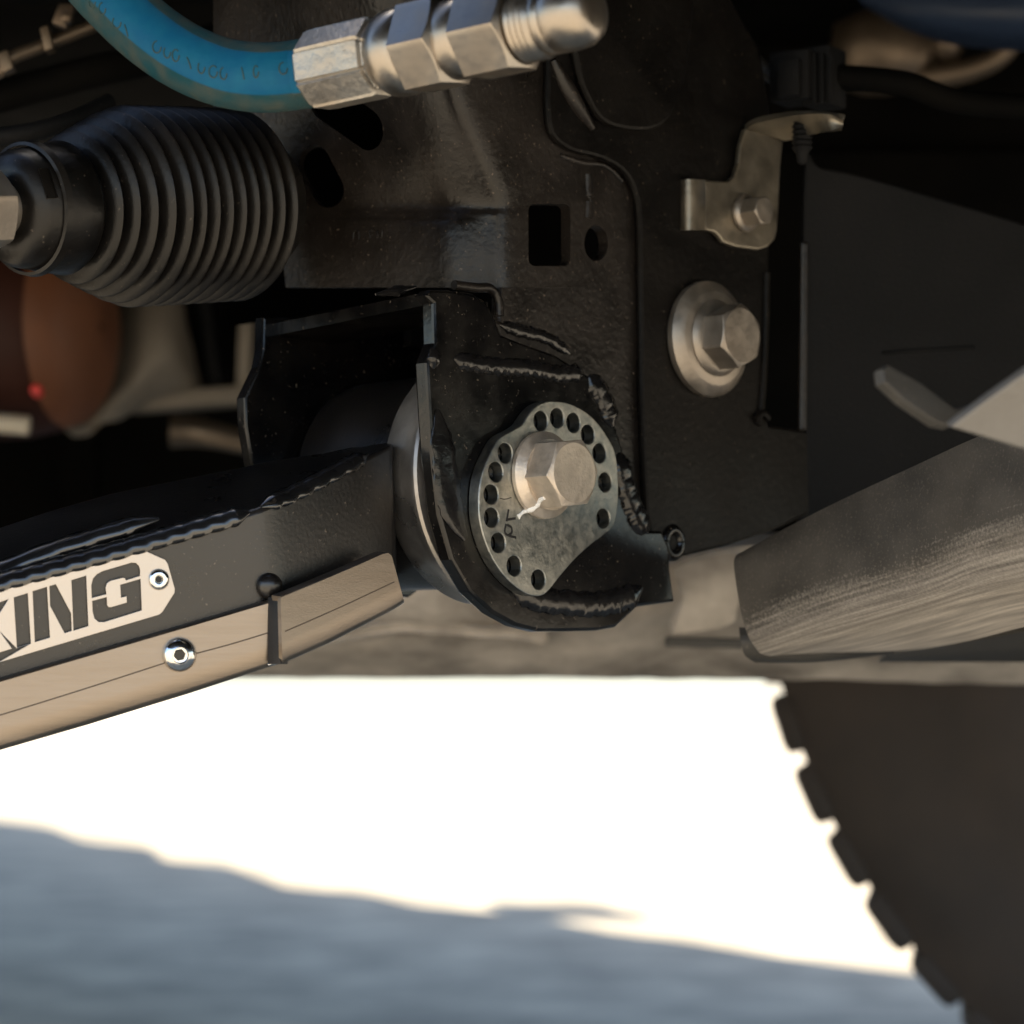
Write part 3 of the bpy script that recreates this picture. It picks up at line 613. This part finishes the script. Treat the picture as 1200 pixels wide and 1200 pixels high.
# ================================================================== cam bolt
BC = FB.hit(635, 557); 
HB = thing('hex_bolt', BC, 'pale flanged hex bolt with white paint mark on the drilled alignment plate', 'bolt')
flg = lathe('flange', BC, FB.n, [(.0143, .0001), (.0146, .0004), (.0146, .0019), (.0140, .0026), (.0125, .0034), (.0118, .0044), (.005, .0046)], 'bolt', HB, 64)
hx = hexhead('hex_head', BC, FB.n, FB.u, .01235, .0152, 'bolt', HB, R(7), .004, .93, .5)
sn = snapper([alp, flg, hx])
ribbon('paint_mark', sn, [(607, 606), (613, 600), (619, 598.5), (625, 596), (630, 592), (633, 586), (638, 583.5)], .00105, .00045, 'paint', HB, 6, True)
for s in ([(596, 597), (593.5, 611)], [(594, 609), (604, 607.5)], [(593, 614), (591.5, 624), (597, 628), (604.5, 630)], [(594, 615), (599, 618), (599.5, 624), (596, 627)], [(586, 584), (592, 585), (599, 583)]):
    ribbon('pen_mark', sn, s, .00042 if s[0] != (586, 584) else .00014, .00014, 'ink', AL, 5)
ribbon('pen_mark', snapper([alp]), [(560, 645.5), (566, 646)], .0005, .00015, 'ink', AL, 4) if snapper([alp])(560, 645.5) else None

# ================================================================== second flange bolt, on the side plate
OB = TO + .0036
B2 = FB.hit(826, 398, OB)
t = thing('flange_bolt', B2, 'dull steel flange bolt with wide washer on the black side plate', 'bolt')
lathe('washer', B2, FB.n, [(.0200, -.0005), (.0208, .0006), (.0208, .0028), (.0196, .0040), (.0172, .0052), (.0165, .0056), (.006, .0058)], 'bolt_dull', t, 64)
lathe('flange', B2, FB.n, [(.0135, .0056), (.0138, .0062), (.0128, .0072), (.0112, .0082), (.004, .0084)], 'bolt_dull', t, 64)
hexhead('hex_head', B2, FB.n, FB.u, .0117, .0176, 'bolt_dull', t, R(25), .0075, .95, .5)

# ================================================================== bent clip bracket with its bolt and push stud
CO = OB + .0032
CB = thing('clip_bracket', FB.hit(880, 290, CO), 'yellowed zinc bent clip bracket bolted beside the upper frame edge', 'clip bracket')
blade = spl2([(866, 191), (868, 170)], 2, False) + [(874, 151), (895, 156), (918, 165), (915, 195), (913, 240), (911, 270), (908, 281), (900, 289), (889, 292.5), (862, 289), (848, 284), (843, 277), (838, 272), (826, 269.5), (826, 211), (854, 213), (861, 206)]
flat('blade', FB, px(FB, blade, CO), [], CO - .0024, CO, 'clip', CB, .0007)
sheetloft('rolled_ear', [[FB.hit(827, y0, CO), FB.hit(815, y1, CO + .0012), FB.hit(804, y2, CO - .0005), FB.hit(796, y3, CO - .0045), FB.hit(793, y4, CO - .009)] for y0, y1, y2, y3, y4 in ((211, 210, 210, 211, 213), (240, 240, 240, 240, 241), (269.5, 269.5, 269.5, 270, 270))], .0022, 'clip', CB, 6, 4, 50)
sheetloft('top_tab', [[FB.hit(873, 153, CO - .002), FB.hit(885, 145, CO + .004), FB.hit(915, 138, CO + .016), FB.hit(945, 134, CO + .028), FB.hit(972, 134, CO + .038), FB.hit(987, 141, CO + .042)],
                      [FB.hit(895, 158, CO), FB.hit(905, 152, CO + .006), FB.hit(928, 148, CO + .017), FB.hit(952, 143, CO + .029), FB.hit(974, 142, CO + .038), FB.hit(988, 145, CO + .041)],
                      [FB.hit(918, 165, CO), FB.hit(922, 165, CO + .006), FB.hit(936, 162, CO + .018), FB.hit(956, 157, CO + .029), FB.hit(974, 153, CO + .038), FB.hit(987, 149, CO + .041)]], .0022, 'clip', CB, 6, 5, 50)
B3 = FB.hit(872, 250, CO)
t = thing('hex_bolt', B3, 'small steel hex bolt fixing the bent clip bracket', 'bolt')
lathe('flange', B3, FB.n, [(.0066, .0001), (.0070, .0006), (.0068, .0016), (.0056, .0026), (.003, .0028)], 'bolt_dull', t, 40)
hexhead('hex_head', B3, FB.n, FB.u, .0056, .0098, 'bolt_dull', t, R(10), .002, .93, .5)
s0 = FB.hit(940, 158, CO + .021)
t = thing('push_stud', s0, 'small black ribbed push stud under the bent clip tab', 'stud')
lathe('threaded_stud', s0 + Vector((0, 0, .006)), Vector((0, 0, -1)), [(.0035, 0)] + [q for k in range(6) for q in ((.0038, .0012 + .0019 * k), (.0030, .0021 + .0019 * k))] + [(.0022, .0128), (.0018, .0158), (.0009, .0168)], 'plastic', t, 24, 30)

# ================================================================== lower control arm
FR = Frame(FB.w(0, 0, -.024), NB)                                  # short right section, square to the bush
KP = FR.hit(313, 640)
FA = Frame(KP, (math.sin(R(14)), -math.cos(R(14)), -.10))          # long left section
CA = thing('control_arm', W(150, 800, -.06), 'black welded control arm with silver skid plate and name plate', 'control arm')
def ap(x, y, off=0.0):
    return (FA if x < 313 else FR).hit(x, y, off)
top = [(-60, 696), (0, 680), (60, 664), (130, 645), (210, 622), (270, 605.5), (292, 599.5), (300, 597), (306, 595), (312, 592.5), (318, 590), (326, 586), (340, 580), (380, 560), (425, 537), (460, 520)]
bot = [(-60, 870), (0, 852), (60, 836), (130, 818), (210, 796), (270, 778), (300, 769.5), (310, 766.5), (318, 763.5), (326, 760), (334, 756.5), (343, 752), (352, 748), (385, 733), (428, 713), (465, 697)]
bkt = [(-60, 636), (0, 617), (60, 597), (130, 577), (165, 570), (235, 556), (265, 550), (278, 547.5), (286, 546), (294, 544), (302, 542), (312, 540), (330, 537), (380, 530), (425, 521), (463, 512)]
def bend(x, y):
    """front face of the arm, with a soft bend between its two sections"""
    p, q = FA.hit(x, y), FR.hit(x, y); d = .0016
    a, b = p.y, q.y; m = .5 * (a + b + math.sqrt((a - b) ** 2 + d * d))
    return W(x, y, m)
def back(i): return W(bkt[i][0], bkt[i][1], bend(*top[i]).y + .045)
armrows = []
for i in range(len(top)):
    a = bend(*top[i]); b = bend(*bot[i]); c_ = back(i); d_ = Vector((c_.x, c_.y, b.z))
    armrows.append([a, b, d_, c_])
V = []; F = []
for r in armrows: V += r
n_ = len(armrows)
for i in range(n_ - 1):
    for k in range(4): F.append((i * 4 + k, i * 4 + (k + 1) % 4, (i + 1) * 4 + (k + 1) % 4, (i + 1) * 4 + k))
F += [(0, 1, 2, 3), tuple((n_ - 1) * 4 + k for k in (3, 2, 1, 0))]
arm = mobj('arm_box', V, F, 'arm_black', CA, 30)
bv = arm.modifiers.new('bevel', 'BEVEL'); bv.width = .0016; bv.segments = 3; bv.limit_method = 'ANGLE'; bv.angle_limit = R(30)
# stacked weld ripples along the upper edge
upn = (FA.n + Vector((0, 0, 1.1))).normalized()
weld('weld_bead', [ap(x, y, .0) + Vector((0, .0004, -.0002)) for x, y in ((-60, 697), (0, 681), (60, 665), (130, 646), (210, 623), (270, 606), (292, 600))], upn, .0038, .0023, .0064, 'weld_arm', CA, .02, .45, .17)
weld('weld_bead', [ap(x, y, -.002) for x, y in ((306, 594), (340, 580), (380, 560), (412, 543), (432, 533))], (FR.n + Vector((0, 0, 1.1))).normalized(), .0032, .0020, .0072, 'weld_arm', CA, .03, .45, .17)
weld('weld_bead', [W(x, y, ap(x, y).y + .007) for x, y in ((-60, 687), (0, 668), (60, 645), (120, 626), (160, 614), (186, 608))], upn, .0036, .0022, .012, 'weld_arm', CA, .05, .45, .14)
# upper cap plate of the arm, ending in a soft step
nub = ap(316, 687, .0)
lathe('plug_weld', nub, FA.n, [(.0042, -.001), (.0040, .0012), (.0028, .0026), (.0008, .0032)], 'arm_black', CA, 24, 60)

# bush and sleeve in the bracket
TB = FB.hit(637, 557, 0)
lathe('bush_sleeve', TB, FB.n, [(.030, -.084), (.0365, -.084), (.0370, -.082), (.0370, -.036), (.030, -.036)], 'arm_black', CA, 64, 35)
lathe('sleeve_ring', TB, FB.n, [(.030, -.034), (.0410, -.034), (.0428, -.031), (.0428, -.024), (.0440, -.0185), (.0462, -.0155), (.0464, -.0140), (.0456, -.0132), (.030, -.0132)], 'sleeve', CA, 72, 35)
lathe('bush_rubber', TB, FB.n, [(.010, -.0866), (.034, -.0866), (.036, -.0842), (.036, -.0132), (.034, -.0120), (.010, -.0120)], 'rubber', CA, 64, 35)

# aluminium skid plate in two folded sections
def skid(fr, top_, bot_, toff, name):
    rows = []
    N = len(top_)
    def lerp(t, off): return [fr.hit(a[0] + (b[0] - a[0]) * t, a[1] + (b[1] - a[1]) * t, off) for a, b in zip(top_, bot_)]
    rows.append([p - fr.n * .0045 + Vector((0, 0, .0004)) for p in lerp(0, toff)])
    for t_, o in ((0, toff), (.015, toff + .0003), (.33, toff + .0003), (.66, toff + .0003), (.92, toff + .0002), (.965, toff - .0006), (.99, toff - .002)): rows.append(lerp(t_, o))
    b = lerp(1, toff - .0042); rows.append(b)
    rows.append([p - fr.n * .04 + Vector((0, 0, -.0015)) for p in b])
    g = [list(r) for r in rows]
    V, F = grid_closed(g, .0016)
    return mobj(name, V, F, 'alu', CA, 40)
skA = skid(FA, [(-60, 815), (0, 798), (100, 769), (220, 734), (321, 704)], [(-60, 895), (0, 879), (100, 850), (220, 813), (323, 779)], .0055, 'skid_plate')
skB = skid(FR, [(329, 699), (380, 678), (420, 661), (448, 648.5), (455, 647), (459, 651)], [(331, 778), (385, 754), (430, 731), (462, 714), (470, 709), (474, 706)], .0105, 'skid_plate')
sA = snapper([skA]); sB = snapper([skB])
ribbon('scribed_line', sA, [(-40, 849), (0, 838), (100, 807), (196, 776)], .00022, .00008, 'scribe', skA, 6)
ribbon('scribed_line', sA, [(229, 766), (270, 755), (316, 741)], .00022, .00008, 'scribe', skA, 6)
ribbon('scribed_line', sB, [(334, 740), (400, 711), (462, 682)], .00022, .00008, 'scribe', skB, 6)
# dark spacer seen in the slot, and the bright lower corner
box('slot_spacer', FR.hit(325.5, 739, .006), FR.u * .0016, FR.v * .0105, FR.n * .003, 'ink', CA, .0002)
bl = sA(318, 774); 
weld('corner_tack', [FA.hit(314, 779, .0055), FA.hit(322, 776, .0058), FA.hit(330, 770, .0064)], FA.n, .0017, .0014, .02, 'chrome', skA, .1)
sc = FA.hit(210, 767, .0058)
scr = lathe('button_screw', sc, FA.n, [(.0053, 0), (.0054, .0006), (.0050, .0018), (.0040, .0029), (.0026, .0034), (.0025, .0033), (.0024, .0012), (.0003, .0010)], 'chrome', CA, 48, 50)
hexhead('hex_socket', sc, FA.n, FA.u, .0019, .0016, 'weld', scr, R(12), .0008)
# name plate with the cut-out letters
NT0, NT1 = .0004, .0018
def z5(pts): return [FA.loc(x / 4.615, 580 + y / 4.615, NT1) for x, y in pts]
npo = z5([(-560, 669), (0, 513), (735, 297), (762, 296), (790, 304), (893, 350), (908, 372), (946, 508), (944, 530), (880, 632), (862, 648), (0, 905), (-560, 1062)])
LET = {'K': [[(-12, 655), (-75, 770), (-100, 778), (-100, 720), (-30, 592), (45, 565)], [(-70, 745), (-10, 725), (66, 832), (-20, 858)], [(-185, 632), (-110, 609), (-93, 880), (-168, 903)]],
       'I': [[(75, 555), (150, 532), (167, 802), (92, 826)]],
       'N': [[(177, 522), (254, 498), (270, 771), (189, 795)], [(268, 494), (302, 484), (384, 640), (388, 734), (350, 747), (272, 600)], [(387, 462), (466, 437), (478, 708), (398, 733)]],
       'G': [[(497, 556), (494, 490), (504, 452), (524, 430), (556, 413), (712, 367), (736, 369), (751, 384), (758, 408), (757, 437), (681, 461), (676, 449), (662, 447), (596, 464), (578, 478), (571, 502), (575, 536)],
             [(499, 574), (577, 554), (579, 596), (588, 608), (602, 608), (687, 583), (685, 547), (655, 554), (651, 487), (760, 455), (767, 623), (562, 687), (534, 686), (512, 668), (502, 632)]]}
holes = [z5(p) for ch in 'KING' for p in LET[ch]]
npl = flat('name_plate', FA, npo, holes, NT0, NT1, 'plate_alu', CA, .00012)
rv = FA.hit(186, 679, NT1)
lathe('rivet', rv, FA.n, [(.0033, 0), (.0033, .0005), (.0027, .0013), (.0020, .0016), (.0013, .0013), (.0011, .0003), (.0002, .0002)], 'chrome', npl, 32, 50)
lathe('rivet_core', rv, FA.n, [(.0010, .0002), (.0010, .0006), (.0002, .0007)], 'ink', npl, 16)

# ================================================================== steering boot (bellows) at the left
b0 = W(18, 245, -.045); b1 = W(285, 240, .028)
bax = (b1 - b0).normalized(); BL = (b1 - b0).length
t = thing('steering_boot', b0.lerp(b1, .5) - Vector((0, 0, .03)), 'black ribbed rubber steering boot below the blue hose', 'rubber boot')
prof = [(.012, -.004), (.0165, -.003), (.0185, 0), (.0205, .012), (.0215, .018), (.0205, .0195)]
zs, ribs = .021, 13
for k in range(ribs):
    s = k / (ribs - 1); rp_ = .0245 + .0085 * min(1, s * 3.2) - .0005 * max(0, s - .6); pitch = .0052 + .0007 * min(1, s * 3)
    dp = .0062
    prof += [(rp_ - dp, zs + .0006), (rp_ - dp * .55, zs + pitch * .28), (rp_ - .0004, zs + pitch * .45), (rp_, zs + pitch * .55), (rp_ - .0004, zs + pitch * .66), (rp_ - dp * .6, zs + pitch * .82)]
    zs += pitch
prof += [(.024, zs + .001), (.022, zs + .012), (.012, zs + .012)]
bo = lathe('bellows', b0, bax, prof, 'rubber', t, 72, 50)
lathe('end_clamp', b0, bax, [(.0200, .0035), (.0211, .0038), (.0216, .0062), (.0207, .0066)], 'rubber', t, 48, 40, cap=False)
smk = snapper([bo])
q = smk(56, 215)
if q:
    e = bax.cross(q[1]).normalized()
    box('moulded_mark', q[0], bax * .0020, e * .0046, q[1] * .0004, 'rubber', t, .0003)
t = thing('tie_rod_nut', W(-12, 262, -.062), 'pale steel tie rod nut at the left edge beside the boot', 'nut')
hexhead('hex_nut', b0 - bax * .021, bax, Vector((0, 0, 1)), .0140, .013, 'bolt_dull', t, R(20), 0, .94, .5)
lathe('rod', b0 - bax * .05, bax, [(.0085, 0), (.0085, .055), (.007, .056)], 'bolt_dull', t, 32)

# ================================================================== blue hose with its end fitting
f0 = W(371, 83, -.088); f1 = W(690, 12, -.145)
fax = (f1 - f0).normalized(); FL = (f1 - f0).length
t = thing('hydraulic_hose', f0, 'blue rubber hydraulic hose with silver crimped end fitting at the top', 'hose')
hp = [W(20, -90, -.05), W(75, -60, -.055), W(128, -5, -.062), W(170, 35, -.068), W(215, 66, -.074), W(262, 85, -.079), W(308, 91, -.084), f0 - fax * .006 + Vector((0, 0, 0)), f0 + fax * .006]
HP = catmull(hp, 10); V, F, U = [], [], []; seg = 40; ln = 0
for i, p in enumerate(HP):
    tt = (HP[min(i + 1, len(HP) - 1)] - HP[max(i - 1, 0)]).normalized()
    if i: ln += (p - HP[i - 1]).length
    toward = (CAM - p); toward = (toward - tt * toward.dot(tt)).normalized(); sd_ = tt.cross(toward)
    rr = .0104
    for k in range(seg + 1):
        a = 2 * math.pi * k / seg - math.pi + R(-8)
        # flat moulded band on the near side
        v_ = abs(k / seg - .5); band = 1 + (.022 if v_ < .10 else 0)
        V.append(p + (toward * math.cos(a) + sd_ * math.sin(a)) * rr * band); U.append((ln / .0653, k / seg))
S1 = seg + 1
for i in range(len(HP) - 1):
    for k in range(seg): F.append((i * S1 + k, i * S1 + k + 1, (i + 1) * S1 + k + 1, (i + 1) * S1 + k))
ho = mobj('hose', V, F, 'hose', t, 60, U, True)
# raised moulded characters on the band (too worn to read)
hs = snapper([ho])
for i, (x, y, sx) in enumerate([(108, 2, 4), (120, 10, 4), (137, 26, 5), (150, 36, 4), (184, 55, 5), (196, 61, 4), (206, 65, 4), (224, 74, 5), (236, 79, 4), (250, 84, 5), (262, 86, 4), (286, 86, 3), (300, 84, 3), (332, 80, 5)]):
    h_ = 7
    arcs = [(x + sx * math.cos(a), y + h_ * math.sin(a)) for a in [k * math.pi / 4 for k in range(0, 8 - (i % 3))]]
    if i % 4 == 3: arcs = [(x - sx, y - h_), (x - sx * .4, y), (x, y + h_)]
    ribbon('moulded_character', hs, arcs, .00022, .00022, 'hose', ho, 4)
pxm = .000262                                                     # metres per photo pixel near the fitting
ang = math.acos(max(-1, min(1, fax.x)))
def L_(p): return p / 360 * FL
def octo(t_, h): 
    q = (t_ + .2) % (math.pi / 4) - math.pi / 8
    return .985 / max(.93, math.cos(q)) if abs(q) < .335 else .975
lathe('ferrule', f0, fax, [(.0095, -.0004), (.0108, -.0004), (.01165, .0006), (.0118, .004), (.0118, L_(84)), (.0114, L_(88)), (.0100, L_(90)), (.0095, L_(94))], 'ferrule', t, 96, 20, True, octo)
lathe('bulb_collar', f0, fax, [(.0095, L_(90)), (.0108, L_(95)), (.0124, L_(104)), (.0130, L_(114)), (.0129, L_(126)), (.0122, L_(133)), (.0112, L_(136)), (.009, L_(137))], 'fitting', t, 64, 50)
h1 = f0 + fax * L_(136); h2 = f0 + fax * L_(214)
hexhead('hex_nut', h1, fax, Vector((0, 0, 1)), .0142, L_(52), 'fitting', t, R(38), 0, .93, .5)
lathe('union_body', f0, fax, [(.0108, L_(180)), (.0116, L_(188)), (.0118, L_(206)), (.0112, L_(212)), (.0105, L_(216))], 'fitting', t, 64, 40)
hexhead('hex_nut', h2, fax, Vector((0, 0, 1)), .0140, L_(62), 'fitting', t, R(38), 0, .93, .5)
thr = []
for k in range(4): thr += [(.0102, L_(277 + 7 * k)), (.0109, L_(280 + 7 * k))]
lathe('threaded_end', f0, fax, [(.009, L_(272))] + thr + [(.0098, L_(306)), (.0098, L_(309))], 'fitting', t, 64, 30)
lathe('end_cap', f0, fax, [(.0095, L_(306)), (.0101, L_(308)), (.0101, L_(316)), (.0097, L_(318)), (.0101, L_(320)), (.0103, L_(336)), (.0098, L_(354)), (.0082, L_(364)), (.0050, L_(369)), (.001, L_(370))], 'fitting', t, 64, 50)

# ================================================================== grey skid blade and wedge bracket at the right
t = thing('skid_blade', W(890, 770, .03), 'scuffed grey steel skid blade with rounded corner at the lower right', 'skid plate')
dz = [.055, .025, -.01, -.035, -.075]
def srow(pts, add=0.0): return [W(x, y, d + add) for (x, y), d in zip(pts, dz)]
RW = [srow([(863, 650), (965, 596), (1080, 542), (1150, 510), (1270, 462)]),
      srow([(860, 662), (962, 625), (1080, 575), (1150, 545), (1270, 500)], -.002),
      srow([(866, 705), (962, 665), (1080, 622), (1150, 592), (1270, 550)], -.004),
      srow([(874, 738), (964, 702), (1082, 662), (1152, 634), (1270, 600)], -.004),
      srow([(884, 757), (968, 728), (1084, 694), (1154, 668), (1270, 640)], .002),
      srow([(902, 768.5), (985, 748), (1092, 716), (1160, 696), (1270, 672)], .014),
      srow([(975, 767), (1030, 758), (1110, 738), (1175, 718), (1270, 698)], .042),
      srow([(1048, 763.5), (1085, 760), (1140, 750), (1195, 736), (1275, 720)], .068)]
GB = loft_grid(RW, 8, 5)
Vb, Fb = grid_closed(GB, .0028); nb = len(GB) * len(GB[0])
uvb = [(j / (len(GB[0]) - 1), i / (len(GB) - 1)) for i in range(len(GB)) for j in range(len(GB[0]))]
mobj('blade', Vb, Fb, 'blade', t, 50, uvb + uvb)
sheetloft('inner_layer', [[W(866, 735, .072), W(930, 735, .072), W(1045, 735, .10)], [W(868, 752, .070), W(930, 756, .07), W(1045, 750, .10)], [W(873, 768, .072), W(935, 774, .075), W(1045, 762, .105)], [W(885, 776.5, .078), W(960, 776, .09), W(1048, 766, .115)]], .002, 'skid', t, 6, 6, 50)
sheetloft('lower_return', [[W(1040, 766, .12), W(1110, 756, .10), W(1190, 742, .07), W(1280, 722, .03)], [W(1030, 776, .20), W(1110, 776, .19), W(1190, 776, .18), W(1280, 776, .17)]], .002, 'skid', t, 6, 4, 50)

FW = Frame(W(1150, 490, -.19), (.10, -.86, -.5))
t = thing('wedge_bracket', W(1115, 500, -.19), 'pale grey wedge shaped bracket corner above the skid blade', 'bracket')
flat('face_plate', FW, px(FW, [(1113, 501), (1160, 466), (1200, 438), (1290, 375), (1290, 560), (1200, 527)]), [], -.004, 0, 'grey_gusset', t, .0008)
FW2 = Frame(W(1075, 465, -.17), (.55, -.8, .2))
flat('side_flange', FW2, px(FW2, [(1034, 432), (1042, 427), (1080, 448), (1120, 478), (1150, 470), (1114, 500), (1100, 497), (1060, 470), (1036, 448)]), [], -.004, 0, 'skid', t, .0008)
